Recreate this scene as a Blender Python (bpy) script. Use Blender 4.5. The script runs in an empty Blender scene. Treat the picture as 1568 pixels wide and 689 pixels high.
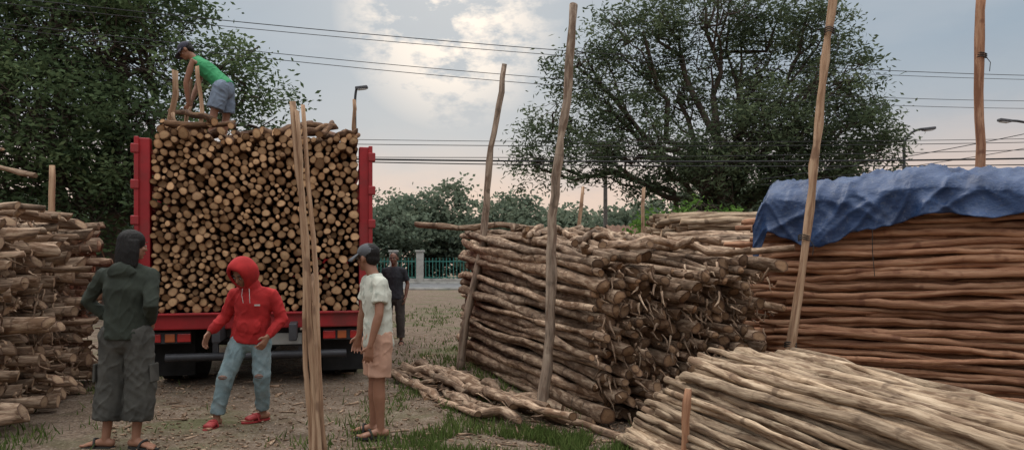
import bpy, math, random
import numpy as np
from mathutils import Vector, Matrix, noise
random.seed(7); rng=np.random.default_rng(7)
S=bpy.context.scene
A=lambda *a: np.array(a,dtype=float)
def nrm(v):
    v=np.asarray(v,float); l=np.linalg.norm(v); return v/l if l>1e-9 else v
# ------------------------------------------------------------------ materials
class NT:
    def __init__(s,name,rough=.8,spec=.3):
        s.m=bpy.data.materials.new(name); s.m.use_nodes=True; s.t=s.m.node_tree
        s.b=s.t.nodes['Principled BSDF']; s.b.inputs['Roughness'].default_value=rough
        s.b.inputs['Specular IOR Level'].default_value=spec
        s.out=s.t.nodes['Material Output']
    def n(s,typ,inp=None,**p):
        nd=s.t.nodes.new(typ)
        for k,v in p.items(): setattr(nd,k,v)
        if inp:
            for k,v in inp.items():
                if hasattr(v,'is_linked') or isinstance(v,bpy.types.NodeSocket): s.t.links.new(v,nd.inputs[k])
                else: nd.inputs[k].default_value=v
        return nd
    def L(s,a,b): s.t.links.new(a,b)
    def attr(s,name): return s.n('ShaderNodeAttribute',attribute_name=name)
    def vm(s,op,a,b): return s.n('ShaderNodeVectorMath',{0:a,1:b},operation=op).outputs[0]
    def ma(s,op,a,b=0.0,c=0.0,clamp=False):
        return s.n('ShaderNodeMath',{0:a,1:b,2:c},operation=op,use_clamp=clamp).outputs[0]
    def noise(s,vec,scale,detail=4,rough=.55):
        return s.n('ShaderNodeTexNoise',{'Vector':vec,'Scale':scale,'Detail':min(detail,5),'Roughness':rough}).outputs['Fac']
    def ramp(s,fac,stops):
        r=s.n('ShaderNodeValToRGB',{'Fac':fac}); e=r.color_ramp.elements
        while len(e)<len(stops): e.new(.5)
        for i,(p,c) in enumerate(stops):
            e[i].position=p; e[i].color=(c[0],c[1],c[2],1) if not isinstance(c,(int,float)) else (c,c,c,1)
        return r.outputs['Color']
    def mix(s,f,a,b,mode='MIX'):
        m=s.n('ShaderNodeMix',data_type='RGBA',blend_type=mode)
        for k,v in ((0,f),(6,a),(7,b)):
            if isinstance(v,bpy.types.NodeSocket): s.t.links.new(v,m.inputs[k])
            elif k==0: m.inputs[0].default_value=v
            else: m.inputs[k].default_value=(v[0],v[1],v[2],1)
        return m.outputs[2]
    def bump(s,h,st=.4,dist=.01):
        b=s.n('ShaderNodeBump',{'Height':h,'Strength':st,'Distance':dist}); s.L(b.outputs[0],s.b.inputs['Normal'])
    def col(s,c): s.L(c,s.b.inputs['Base Color'])

def bark_mat(name,dark,mid,light,patch,pamt=.5,sc=(30,30,4),vlo=.65,vhi=1.25,rough=.85):
    m=NT(name,rough,.2); lc=m.attr('lc').outputs['Vector']; rn=m.attr('rnd').outputs['Fac']
    off=m.vm('ADD',m.vm('MULTIPLY',lc,sc),m.n('ShaderNodeCombineXYZ',{0:m.ma('MULTIPLY',rn,57.),1:m.ma('MULTIPLY',rn,31.),2:m.ma('MULTIPLY',rn,83.)}).outputs[0])
    n1=m.noise(off,1.,5,.65)
    off2=m.vm('MULTIPLY',off,(.5,.5,1.1)); n2=m.noise(off2,1.,3,.6)
    c=m.ramp(n1,[(.3,dark),(.5,mid),(.68,light)])
    f=m.ramp(n2,[(.62-.24*pamt,0.),(.66-.1*pamt,1.)])
    c=m.mix(f,c,patch)
    n4=m.noise(m.vm('MULTIPLY',off,(.15,.15,2.6)),1.,2,.5)
    c=m.mix(m.ramp(n4,[(.62,0.),(.7,.7)]),c,dark)
    val=m.ma('MULTIPLY_ADD',rn,vhi-vlo,vlo)
    c=m.mix(1.,c,m.n('ShaderNodeCombineColor',{0:val,1:val,2:val}).outputs[0],'MULTIPLY')
    m.col(c); m.bump(m.ma('ADD',n1,m.ma('MULTIPLY',f,.3)),.8,.014); return m.m
def end_mat(name,pale,tan,rim,vlo=.7,vhi=1.2,gmax=.55):
    m=NT(name,.8,.2); lc=m.attr('lc').outputs['Vector']; rn=m.attr('rnd').outputs['Fac']; cr=m.attr('cr').outputs['Fac']
    xy=m.vm('MULTIPLY',lc,(1,1,0)); off=m.vm('ADD',xy,m.n('ShaderNodeCombineXYZ',{0:m.ma('MULTIPLY',rn,41.),1:m.ma('MULTIPLY',rn,17.),2:0.}).outputs[0])
    n1=m.noise(off,28.,4,.6); n2=m.noise(off,120.,3,.6)
    ring=m.ma('SINE',m.ma('ADD',m.ma('MULTIPLY',cr,34.),m.ma('MULTIPLY',n1,9.)))
    crn=m.ma('ADD',cr,m.ma('MULTIPLY',m.ma('SUBTRACT',n1,.5),.25))
    c=m.ramp(crn,[(0.,tan),(.12,pale),(.6,pale),(.84,tan),(.96,rim)])
    c=m.mix(m.ma('MULTIPLY_ADD',ring,.10,.10,True),c,tan)
    c=m.mix(m.ramp(n2,[(.35,.3),(.6,0.)]),c,rim)
    c=m.mix(m.ramp(n1,[(.5,0.),(.7,.5)]),c,tan)
    val=m.ma('MULTIPLY_ADD',m.ma('FRACT',m.ma('MULTIPLY',rn,7.31)),vhi-vlo,vlo)
    c=m.mix(1.,c,m.n('ShaderNodeCombineColor',{0:val,1:val,2:val}).outputs[0],'MULTIPLY')
    gr=m.ma('FRACT',m.ma('MULTIPLY',rn,13.7)); c=m.mix(m.ramp(gr,[(.7,0.),(1.,gmax)]),c,rim)
    m.col(c); m.bump(m.ma('ADD',n2,m.ma('MULTIPLY',ring,.1)),.4,.004); return m.m
def leaf_mat(name,c0,c1,c2,tr=.35):
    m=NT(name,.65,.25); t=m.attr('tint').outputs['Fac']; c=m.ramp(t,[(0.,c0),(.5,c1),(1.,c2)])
    df=m.n('ShaderNodeBsdfDiffuse',{'Color':c}); m.t.nodes.remove(m.b)
    tl=m.n('ShaderNodeBsdfTranslucent',{'Color':c}); mx=m.n('ShaderNodeMixShader',{0:tr,1:df.outputs[0],2:tl.outputs[0]})
    m.L(mx.outputs[0],m.out.inputs['Surface']); return m.m
def plain(name,c,rough=.7,var=.25,scale=6.,bump=.15,metal=0.,spec=.3,dist=.004,dirt=None,sc3=None):
    m=NT(name,rough,spec); v=m.n('ShaderNodeTexCoord').outputs['Object']
    if sc3: v=m.vm('MULTIPLY',v,sc3)
    n=m.noise(v,scale,6,.6); n2=m.noise(v,scale*14,3,.6)
    lo=[x*(1-var) for x in c]; hi=[min(1,x*(1+var)) for x in c]
    k=m.ramp(n,[(.3,lo),(.7,hi)])
    if dirt: k=m.mix(m.ramp(m.noise(v,scale*.6,6,.7),[(.48,0.),(.68,.7)]),k,dirt)
    m.col(k); m.b.inputs['Metallic'].default_value=metal
    m.bump(m.ma('ADD',n,m.ma('MULTIPLY',n2,.4)),bump,dist); return m.m

M={}
M['truck_bark']=bark_mat('truck_bark',(.05,.025,.015),(.14,.075,.04),(.3,.17,.09),(.1,.05,.03))
M['truck_end']=end_mat('cut_end',(.62,.385,.205),(.45,.25,.125),(.12,.058,.03),.6,1.12,.45)
M['a_bark']=bark_mat('pale_bark',(.075,.046,.03),(.32,.215,.145),(.57,.43,.3),(.18,.108,.066),.5,(26,26,5),.55,1.2)
M['a_end']=end_mat('rough_end',(.3,.18,.1),(.17,.095,.055),(.06,.034,.022),.5,1.25)
M['d_end']=end_mat('grey_cut_end',(.48,.33,.21),(.32,.2,.125),(.1,.06,.045),.5,1.15)
M['b_bark']=bark_mat('peeled_red_wood',(.18,.075,.045),(.43,.22,.125),(.57,.34,.21),(.28,.13,.072),.4,(26,26,2.2),.6,1.15,.7)
M['b_end']=end_mat('peeled_end',(.55,.33,.18),(.38,.19,.1),(.2,.09,.05))
M['c_bark']=bark_mat('weathered_peeled_wood',(.12,.076,.05),(.41,.295,.195),(.61,.47,.33),(.21,.135,.085),.5,(34,34,3),.55,1.15)
M['c_end']=end_mat('weathered_end',(.48,.34,.21),(.34,.21,.13),(.1,.06,.04))
M['pole']=bark_mat('split_pole_wood',(.17,.095,.06),(.4,.25,.155),(.54,.38,.25),(.27,.155,.09),.25,(34,34,1.6),.75,1.1)
M['greypole']=bark_mat('grey_pole_bark',(.1,.075,.055),(.29,.215,.16),(.46,.36,.27),(.18,.12,.085),.4,(26,26,3),.8,1.1)
M['red']=plain('red_truck_paint',(.33,.016,.02),.45,.25,2.5,.1,0,.4,dirt=(.12,.035,.03))
M['black']=plain('black_rubber',(.02,.02,.02),.85,.4,5.,.2)
M['steel']=plain('painted_steel',(.06,.06,.065),.5,.3,5.,.1,.3)
M['trunk']=plain('tree_bark',(.08,.062,.05),.95,.4,2.,.6,0,.1,.05)

# ------------------------------------------------------------------ geometry helpers
def link(o,parent=None):
    S.collection.objects.link(o)
    if parent: o.parent=parent
    return o
def empty(name,loc=(0,0,0),rz=0):
    o=bpy.data.objects.new(name,None); o.location=loc; o.rotation_euler=(0,0,rz); o.empty_display_size=.2
    return link(o)
def mesh_obj(name,V,F,mats,parent=None,smooth=False,midx=None,attrs=None):
    me=bpy.data.meshes.new(name); me.from_pydata([tuple(v) for v in V],[],F)
    for m in mats: me.materials.append(m)
    if midx is not None: me.polygons.foreach_set('material_index',np.array(midx,dtype=np.int32))
    if smooth is True: me.polygons.foreach_set('use_smooth',np.ones(len(F),bool))
    elif smooth is not False: me.polygons.foreach_set('use_smooth',np.array(smooth,bool))
    if attrs:
        for k,(t,d) in attrs.items():
            a=me.attributes.new(k,t,'POINT'); a.data.foreach_set('vector' if t=='FLOAT_VECTOR' else 'value',np.asarray(d,dtype=np.float32).ravel())
    me.update(); return link(bpy.data.objects.new(name,me),parent)
def box(name,parent,c,s,mat,bev=.01,rot=None):
    x,y,z=[k/2 for k in s]
    V=[(a*x,b*y,d*z) for a in(-1,1) for b in(-1,1) for d in(-1,1)]
    F=[(0,1,3,2),(4,6,7,5),(0,4,5,1),(2,3,7,6),(0,2,6,4),(1,5,7,3)]
    o=mesh_obj(name,V,F,[mat],parent); o.location=c
    if rot: o.rotation_euler=rot
    if bev: b=o.modifiers.new('bevel','BEVEL'); b.width=bev; b.segments=2
    return o
def tube(name,pts,r,mat,parent=None,res=6,radii=None,cyc=False):
    cu=bpy.data.curves.new(name,'CURVE'); cu.dimensions='3D'; sp=cu.splines.new('POLY'); sp.points.add(len(pts)-1)
    for i,p in enumerate(pts): sp.points[i].co=(*p,1); sp.points[i].radius=(radii[i] if radii else 1)
    sp.use_cyclic_u=cyc; cu.bevel_depth=r; cu.bevel_resolution=max(1,res//2); cu.use_fill_caps=True; cu.materials.append(mat)
    return link(bpy.data.objects.new(name,cu),parent)
class Logs:
    def __init__(s): s.V=[];s.F=[];s.M=[];s.SM=[];s.LC=[];s.R=[];s.CR=[];s.n=0
    def add(s,p0,p1,r0,r1,segs=6,sides=9,bend=.02,rough=.07,slant=.3,rnd=None,flat=0.,dome=0.):
        p0=np.asarray(p0,float);p1=np.asarray(p1,float); L=np.linalg.norm(p1-p0); t=(p1-p0)/L
        up=A(0,0,1) if abs(t[2])<.9 else A(0,1,0)
        u=nrm(np.cross(t,up)); v=np.cross(u,t)
        q=np.linspace(0,1,segs+1); a=np.linspace(0,2*np.pi,sides,endpoint=False)
        def w():
            k=rng.uniform(.6,1.1); 
            return bend*(np.sin(q*np.pi*2*k+rng.uniform(0,6))+.55*np.sin(q*np.pi*5*k+rng.uniform(0,6))+.2*rng.normal(size=len(q)))
        bu=w();bv=w(); 
        path=p0+np.outer(q*L,t)+np.outer(bu,u)+np.outer(bv,v)
        r=(r0+(r1-r0)*q)*(1+rough*rng.normal(size=len(q)))
        ph=rng.uniform(0,6)
        af=1+rough*.9*np.sin(2*a+ph)+rough*.5*np.sin(3*a+ph*2); af=af*(1-flat*np.abs(np.sin(a+ph)))
        R=r[:,None]*af[None,:]*(1+rough*.3*rng.normal(size=(len(q),sides)))
        P=path[:,None,:]+(R*np.cos(a))[:,:,None]*u+(R*np.sin(a))[:,:,None]*v
        for e,k in((0,-1),(-1,1)):
            P[e]+=np.outer(slant*r[e]*rng.uniform(-1,1)*np.cos(a-rng.uniform(0,6)),t)
        rnd=rng.uniform() if rnd is None else rnd
        lc=np.stack([R*np.cos(a),R*np.sin(a),np.repeat((q*L)[:,None],sides,1)],2).reshape(-1,3)
        n=s.n; N=len(q)
        s.V.extend(P.reshape(-1,3)); s.LC.extend(lc); s.CR.extend([1.]*(N*sides))
        s.V.append(P[0].mean(0)-t*dome*r0*rng.uniform(-.3,1)); s.V.append(P[-1].mean(0)); s.LC.extend([(0,0,0),(0,0,L)]); s.CR.extend([0.,0.])
        s.R.extend([rnd]*(N*sides+2))
        for i in range(N-1):
            for j in range(sides):
                k=(j+1)%sides; s.F.append((n+i*sides+j,n+i*sides+k,n+(i+1)*sides+k,n+(i+1)*sides+j))
        s.M.extend([0]*((N-1)*sides)); s.SM.extend([True]*((N-1)*sides))
        c0=n+N*sides; b=n+(N-1)*sides
        for j in range(sides):
            k=(j+1)%sides; s.F.append((c0,n+k,n+j)); s.F.append((c0+1,b+j,b+k))
        s.M.extend([1]*(2*sides)); s.SM.extend([False]*(2*sides)); s.n+=N*sides+2
    def build(s,name,mats,parent=None):
        return mesh_obj(name,s.V,s.F,mats,parent,s.SM,s.M,{'lc':('FLOAT_VECTOR',s.LC),'rnd':('FLOAT',s.R),'cr':('FLOAT',s.CR)})
def pack(width,hfun,rlo,rhi,samples=50,maxn=2000,bias=1.):
    X=np.zeros(0);Z=np.zeros(0);R=np.zeros(0); fail=0
    while len(X)<maxn and fail<12:
        r=rlo+(rhi-rlo)*rng.uniform()**bias
        xs=rng.uniform(r,width-r,samples)
        zs=np.full(samples,r)
        if len(X):
            dx=np.abs(xs[:,None]-X[None,:]); s=R[None,:]+r; ok=dx<s
            zz=np.where(ok,Z[None,:]+np.sqrt(np.maximum(s*s-dx*dx,0)),0); zs=np.maximum(zs,zz.max(1))
        lim=np.array([hfun(x) for x in xs])-r; ok=zs<=lim
        if not ok.any(): fail+=1; continue
        zs2=np.where(ok,zs,1e9); i=int(np.argmin(zs2))
        X=np.append(X,xs[i]);Z=np.append(Z,zs[i]);R=np.append(R,r)
    return list(zip(X,Z,R))

# ------------------------------------------------------------------ camera
cam=bpy.data.cameras.new('camera'); co=link(bpy.data.objects.new('camera',cam))
cam.sensor_width=36; cam.lens=36*1100/1568; cam.shift_y=63.5/1568; cam.clip_end=2000; cam.clip_start=.05
co.location=(0,0,1.45); co.rotation_euler=(math.pi/2,0,0); S.camera=co
# ------------------------------------------------------------------ world and sun
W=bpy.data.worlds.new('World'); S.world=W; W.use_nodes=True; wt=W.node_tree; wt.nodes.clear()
class WN(NT):
    def __init__(s): s.t=wt
w=WN(); out=w.n('ShaderNodeOutputWorld')
sky=w.n('ShaderNodeTexSky'); sky.sky_type='NISHITA'; sky.sun_disc=False; sky.sun_elevation=math.radians(24); sky.sun_rotation=math.radians(-5)
sky.dust_density=3.
bg1=w.n('ShaderNodeBackground',{'Color':sky.outputs[0],'Strength':.05})
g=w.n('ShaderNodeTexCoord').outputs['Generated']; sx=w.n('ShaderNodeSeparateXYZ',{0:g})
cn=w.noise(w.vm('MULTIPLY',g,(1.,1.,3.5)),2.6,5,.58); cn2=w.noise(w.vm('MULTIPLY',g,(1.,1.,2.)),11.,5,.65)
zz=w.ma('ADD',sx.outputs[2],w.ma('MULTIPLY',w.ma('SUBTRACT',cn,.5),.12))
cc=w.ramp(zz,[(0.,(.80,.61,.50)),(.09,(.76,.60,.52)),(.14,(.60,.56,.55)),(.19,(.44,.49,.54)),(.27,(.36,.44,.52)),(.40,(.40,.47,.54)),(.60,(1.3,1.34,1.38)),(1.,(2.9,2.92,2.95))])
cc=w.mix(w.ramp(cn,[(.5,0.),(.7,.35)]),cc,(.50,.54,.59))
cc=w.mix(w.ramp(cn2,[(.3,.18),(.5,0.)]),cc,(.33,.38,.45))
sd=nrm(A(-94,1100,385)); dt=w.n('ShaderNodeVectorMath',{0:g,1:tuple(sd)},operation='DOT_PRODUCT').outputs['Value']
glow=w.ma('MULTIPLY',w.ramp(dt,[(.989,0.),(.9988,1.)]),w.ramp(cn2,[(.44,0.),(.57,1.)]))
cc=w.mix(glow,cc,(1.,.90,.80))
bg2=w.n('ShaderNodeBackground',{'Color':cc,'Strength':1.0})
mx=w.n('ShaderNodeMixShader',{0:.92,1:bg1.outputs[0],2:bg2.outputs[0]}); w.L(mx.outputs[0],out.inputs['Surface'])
sl=bpy.data.lights.new('sun','SUN'); sl.energy=1.0; sl.angle=math.radians(24); sl.color=(1,.93,.84)
so=link(bpy.data.objects.new('sun',sl)); so.rotation_euler=Vector((-.35,.3,.85)).to_track_quat('Z','Y').to_euler()
S.view_settings.view_transform='Standard'; S.view_settings.look='None'; S.view_settings.exposure=0

# ------------------------------------------------------------------ ground, road
N=240; u=np.linspace(-1,1,N); gx=np.sign(u)*(np.abs(u)**3)*400+u*12; v=np.linspace(-.35,1,N); gy=6+np.sign(v)*(np.abs(v)**3)*600+v*14
GX,GY=np.meshgrid(gx,gy)
def gz(x,y):
    f=max(0.,min(1.,(34-y)/15))
    return (noise.noise(Vector((x*.5,y*.5,0)))*.03+noise.noise(Vector((x*2.2,y*2.2,3)))*.022+noise.noise(Vector((x*7,y*7,5)))*.01)*f if abs(x)<40 and y>-20 else 0.
GZ=np.array([gz(a,b) for a,b in zip(GX.ravel(),GY.ravel())])-.012
V=np.stack([GX.ravel(),GY.ravel(),GZ],1); F=[(i*N+j,i*N+j+1,(i+1)*N+j+1,(i+1)*N+j) for i in range(N-1) for j in range(N-1)]
m=NT('dirt_ground',.95,.15); v=m.n('ShaderNodeTexCoord').outputs['Object']
n1=m.noise(v,.55,5,.6); n2=m.noise(v,4.,5,.75); n3=m.noise(v,40.,4,.7)
c=m.ramp(n2,[(.3,(.10,.068,.048)),(.48,(.20,.145,.103)),(.62,(.28,.215,.16)),(.75,(.35,.28,.22))])
c=m.mix(m.ramp(n3,[(.4,.65),(.6,0.)]),c,(.06,.042,.03))
vo=m.n('ShaderNodeTexVoronoi',{'Vector':v,'Scale':24.}); c=m.mix(m.ramp(vo.outputs['Distance'],[(.12,.6),(.3,0.)]),c,(.36,.31,.26))
gf=m.ma('MULTIPLY',m.ramp(n1,[(.52,0.),(.64,.8)]),m.ramp(n3,[(.35,.2),(.6,1.)]))
c=m.mix(gf,c,(.085,.105,.04)); m.col(c); m.bump(m.ma('ADD',n2,m.ma('MULTIPLY',n3,.6)),1.,.04)
mesh_obj('ground',V,F,[m.m],smooth=True)
ma=NT('asphalt',.9,.2); v=ma.n('ShaderNodeTexCoord').outputs['Object']; ma.col(ma.ramp(ma.noise(v,1.5,5,.6),[(.3,(.1,.1,.1)),(.7,(.15,.15,.15))])); ma.bump(ma.noise(v,60.,3),.3,.01)
mesh_obj('road',[(-220,45,.004),(220,45,.004),(220,60,.004),(-220,60,.004)],[(0,1,2,3)],[ma.m])
wp=plain('road_paint',(.6,.6,.58),.7,.2,1.)
Vm=[];Fm=[]
for i in range(-30,30):
    k=len(Vm); x=i*6; Vm+=[(x,52.4,.008),(x+3,52.4,.008),(x+3,52.55,.008),(x,52.55,.008)]; Fm.append((k,k+1,k+2,k+3))
mesh_obj('road_marking',Vm,Fm,[wp])
con=plain('concrete',(.4,.39,.36),.85,.25,2.,.3,dirt=(.2,.19,.17))
box('kerb',None,(0,44.88,.06),(440,.24,.14),con,.02); box('kerb',None,(0,60.12,.06),(440,.24,.14),con,.02)

# ------------------------------------------------------------------ fence + pillars
teal=plain('teal_fence_paint',(.05,.2,.17),.6,.3,1.)
fe=empty('metal_fence',(0,62.5,0)); Vf=[];Ff=[]
def bx(Vl,Fl,c,s):
    n=len(Vl); x,y,z=[k/2 for k in s]
    Vl+=[(c[0]+a*x,c[1]+b*y,c[2]+d*z) for a in(-1,1) for b in(-1,1) for d in(-1,1)]
    Fl+=[tuple(n+i for i in f) for f in [(0,1,3,2),(4,6,7,5),(0,4,5,1),(2,3,7,6),(0,2,6,4),(1,5,7,3)]]
for i in range(-120,100): bx(Vf,Ff,(i*.3,0,1.25),(.05,.05,1.9))
for z in (.5,1.9): bx(Vf,Ff,(-3,.06,z),(66,.06,.08))
mesh_obj('bars',Vf,Ff,[teal],fe)
for i,x in enumerate((-34,-26.,-18,-10.3,-8.0,-1.2,7,15,23)):
    box('pillar_%d'%i,fe,(x,0,1.35),(.6,.6,2.7),con,.03); box('pillar_cap_%d'%i,fe,(x,0,2.78),(.78,.78,.16),con,.03)
box('plinth',fe,(-3,-.02,.2),(66,.3,.4),con,.02)

# ------------------------------------------------------------------ trees
def quads(name,V,mat,tint,parent):
    n=len(V)//4; me=bpy.data.meshes.new(name); me.vertices.add(4*n); me.vertices.foreach_set('co',V.astype(np.float32).ravel())
    me.loops.add(4*n); me.loops.foreach_set('vertex_index',np.arange(4*n,dtype=np.int32)); me.polygons.add(n)
    me.polygons.foreach_set('loop_start',np.arange(0,4*n,4,dtype=np.int32)); me.update(calc_edges=True)
    a=me.attributes.new('tint','FLOAT','POINT'); a.data.foreach_set('value',np.repeat(tint,4).astype(np.float32))
    me.materials.append(mat); return link(bpy.data.objects.new(name,me),parent)
def leafquads(C,ln,wd,flat=.5,droop=0.):
    n=len(C); d=rng.normal(size=(n,3)); d[:,2]*=flat; d[:,2]-=droop; d/=np.linalg.norm(d,axis=1)[:,None]
    e=rng.normal(size=(n,3)); e-= (e*d).sum(1)[:,None]*d; e/=np.linalg.norm(e,axis=1)[:,None]
    l=ln*rng.uniform(.6,1.3,n)[:,None]; w_=wd*rng.uniform(.6,1.3,n)[:,None]
    return np.stack([C-d*l*.5,C+e*w_*.5,C+d*l*.5,C-e*w_*.5],1).reshape(-1,3)
class Tubes:
    def __init__(s): s.V=[];s.F=[]
    def add(s,P,R,sides=6):
        P=np.asarray(P,float); n=len(s.V); T=np.gradient(P,axis=0)
        for p,t,r in zip(P,T,R):
            t=nrm(t); up=A(0,0,1) if abs(t[2])<.9 else A(1,0,0); u=nrm(np.cross(t,up)); v=np.cross(u,t)
            for j in range(sides):
                a=2*math.pi*j/sides; s.V.append(p+r*(math.cos(a)*u+math.sin(a)*v))
        for i in range(len(P)-1):
            for j in range(sides):
                k=(j+1)%sides; s.F.append((n+i*sides+j,n+i*sides+k,n+(i+1)*sides+k,n+(i+1)*sides+j))
def curve(p0,p1,n,wob,lift=0.):
    q=np.linspace(0,1,n); P=p0+(p1-p0)*q[:,None]; P[:,2]+=lift*np.sin(q*np.pi)
    w_=rng.normal(size=(n,3))*wob; w_[0]=0; w_[-1]=0
    return P+w_
def tree(name,base,fork,lobes,tr,mat,dens,lpc,lsz,csig,droop=0.,tb=None,lv=None):
    own=tb is None
    if own: tb=Tubes(); lv=[[],[]]
    base=np.asarray(base,float); fork=np.asarray(fork,float)
    tp=curve(base,fork,6,tr*.25); tb.add(tp,np.linspace(tr*1.25,tr*.85,6),10)
    for (x,y,z,r,*o) in lobes:
        c=A(x,y,z); ls=np.linalg.norm(c-fork); r1=tr*min(.55,.25+.05*r)
        lp=curve(tp[rng.integers(3,6)],c,8,ls*.045,ls*.06); tb.add(lp,np.linspace(r1,r1*.3,8),7)
        nc=max(4,int(dens*r*r*(o[0] if o else 1)))
        subs=[]
        for k in range(max(3,nc//7)):
            e=c+nrm(rng.normal(size=3))*r*rng.uniform(.5,.9); s0=lp[rng.integers(4,8)]
            sp=curve(s0,e,6,r*.07,r*.08); tb.add(sp,np.linspace(r1*.33,r1*.1,6),5); subs.append(sp)
        for k in range(nc):
            d=nrm(rng.normal(size=3)); d[2]*=.85; e=c+d*r*rng.uniform(.35,1.08)**.7
            sp=subs[rng.integers(len(subs))]; s0=sp[rng.integers(2,6)]
            bp=curve(s0,e,5,r*.03,r*.05); tb.add(bp,np.linspace(max(.012,r1*.09),.008,5),3)
            n=int(lpc*rng.uniform(.5,1.5)); cs=csig*rng.uniform(.6,1.3)
            L_=e+rng.normal(size=(n,3))*cs*A(1.2,1.2,.6); L_[:,2]-=droop*rng.uniform(0,1,n)**1.5
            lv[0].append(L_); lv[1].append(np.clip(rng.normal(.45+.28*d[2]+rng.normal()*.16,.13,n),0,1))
    if own:
        e=empty(name,tuple(base)); 
        mesh_obj('trunk_and_limbs',np.array(tb.V)-base,tb.F,[M['trunk']],e,True)
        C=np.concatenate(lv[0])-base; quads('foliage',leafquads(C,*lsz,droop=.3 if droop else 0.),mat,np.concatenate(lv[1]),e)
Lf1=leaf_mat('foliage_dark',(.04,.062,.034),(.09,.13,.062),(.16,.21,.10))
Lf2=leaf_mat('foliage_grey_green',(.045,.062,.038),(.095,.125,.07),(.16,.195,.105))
Lf3=leaf_mat('foliage_hazy',(.10,.13,.10),(.15,.185,.13),(.21,.24,.165))  # distance haze painted into the leaf colours: paler and greyer
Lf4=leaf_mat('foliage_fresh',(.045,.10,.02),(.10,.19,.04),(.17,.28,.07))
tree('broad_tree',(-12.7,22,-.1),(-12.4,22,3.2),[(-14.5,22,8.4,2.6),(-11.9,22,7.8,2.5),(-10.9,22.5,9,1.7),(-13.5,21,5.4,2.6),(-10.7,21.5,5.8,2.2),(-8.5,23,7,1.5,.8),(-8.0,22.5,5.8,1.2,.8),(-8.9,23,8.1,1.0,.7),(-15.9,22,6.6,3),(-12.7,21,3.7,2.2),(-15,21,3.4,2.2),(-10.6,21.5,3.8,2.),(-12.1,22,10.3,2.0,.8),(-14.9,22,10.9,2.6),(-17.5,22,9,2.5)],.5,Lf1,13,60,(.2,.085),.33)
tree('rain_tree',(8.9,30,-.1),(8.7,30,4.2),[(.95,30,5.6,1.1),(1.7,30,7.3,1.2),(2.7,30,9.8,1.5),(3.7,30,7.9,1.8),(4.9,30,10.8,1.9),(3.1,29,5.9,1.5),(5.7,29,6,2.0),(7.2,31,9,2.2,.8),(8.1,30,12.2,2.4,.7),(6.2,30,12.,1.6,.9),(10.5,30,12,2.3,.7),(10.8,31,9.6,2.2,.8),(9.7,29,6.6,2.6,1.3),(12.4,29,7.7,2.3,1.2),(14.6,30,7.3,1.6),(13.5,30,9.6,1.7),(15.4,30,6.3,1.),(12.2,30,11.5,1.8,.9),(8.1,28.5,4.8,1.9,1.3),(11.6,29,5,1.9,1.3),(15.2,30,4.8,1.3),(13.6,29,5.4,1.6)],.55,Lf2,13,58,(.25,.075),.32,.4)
tb=Tubes(); lv=[[],[]]
x=-85.
while x<85:
    y=rng.uniform(66,76); h=rng.uniform(8.2,10.8)*(.82 if -4<x<14 else 1); r=rng.uniform(2.3,3.2)
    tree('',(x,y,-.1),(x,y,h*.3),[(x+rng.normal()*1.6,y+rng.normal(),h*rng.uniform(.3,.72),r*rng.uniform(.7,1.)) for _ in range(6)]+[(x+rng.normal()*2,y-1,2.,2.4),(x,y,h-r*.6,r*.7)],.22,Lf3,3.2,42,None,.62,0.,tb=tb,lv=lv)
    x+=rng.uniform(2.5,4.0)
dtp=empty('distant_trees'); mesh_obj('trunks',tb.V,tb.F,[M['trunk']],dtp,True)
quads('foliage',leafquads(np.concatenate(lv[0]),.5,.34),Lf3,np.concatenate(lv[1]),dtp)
tb=Tubes(); lv=[[],[]]
for (x,y,h,r) in ((4.3,20,3.3,.9),(5.3,20.5,3.5,.9),(6.6,21,3.2,.8),(7.6,20,3.0,.8),(3.6,21,2.6,.7),(4.9,20,2.7,.9),(5.9,20,2.8,.9)):
    tree('',(x,y,-.1),(x,y,h*.4),[(x,y,h-r,r),(x+.4,y,h*.5,r)],.08,Lf4,34,30,None,.16,0,tb=tb,lv=lv)
sh=empty('shrub'); mesh_obj('stems',tb.V,tb.F,[M['trunk']],sh,True); quads('foliage',leafquads(np.concatenate(lv[0]),.16,.08),Lf4,np.concatenate(lv[1]),sh)

# shed behind the stacks
sd_=empty('small_shed',(5.6,24.5,0)); rust=plain('rusty_roof',(.16,.09,.06),.8,.4,3.,.3)
box('walls',sd_,(0,0,1.15),(4.2,2.6,2.3),plain('plaster_wall',(.32,.28,.24),.9,.2,1.5),.02)
Vr=[];Fr=[]
for i in range(85):
    x=-2.4+i*.057; z=.03*math.sin(i*1.9); Vr+=[(x,-1.7,2.35+z),(x,0,2.85+z),(x,1.7,2.35+z)]
for i in range(84): Fr+=[(3*i,3*i+3,3*i+4,3*i+1),(3*i+1,3*i+4,3*i+5,3*i+2)]
mesh_obj('roof',Vr,Fr,[rust],sd_)

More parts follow.
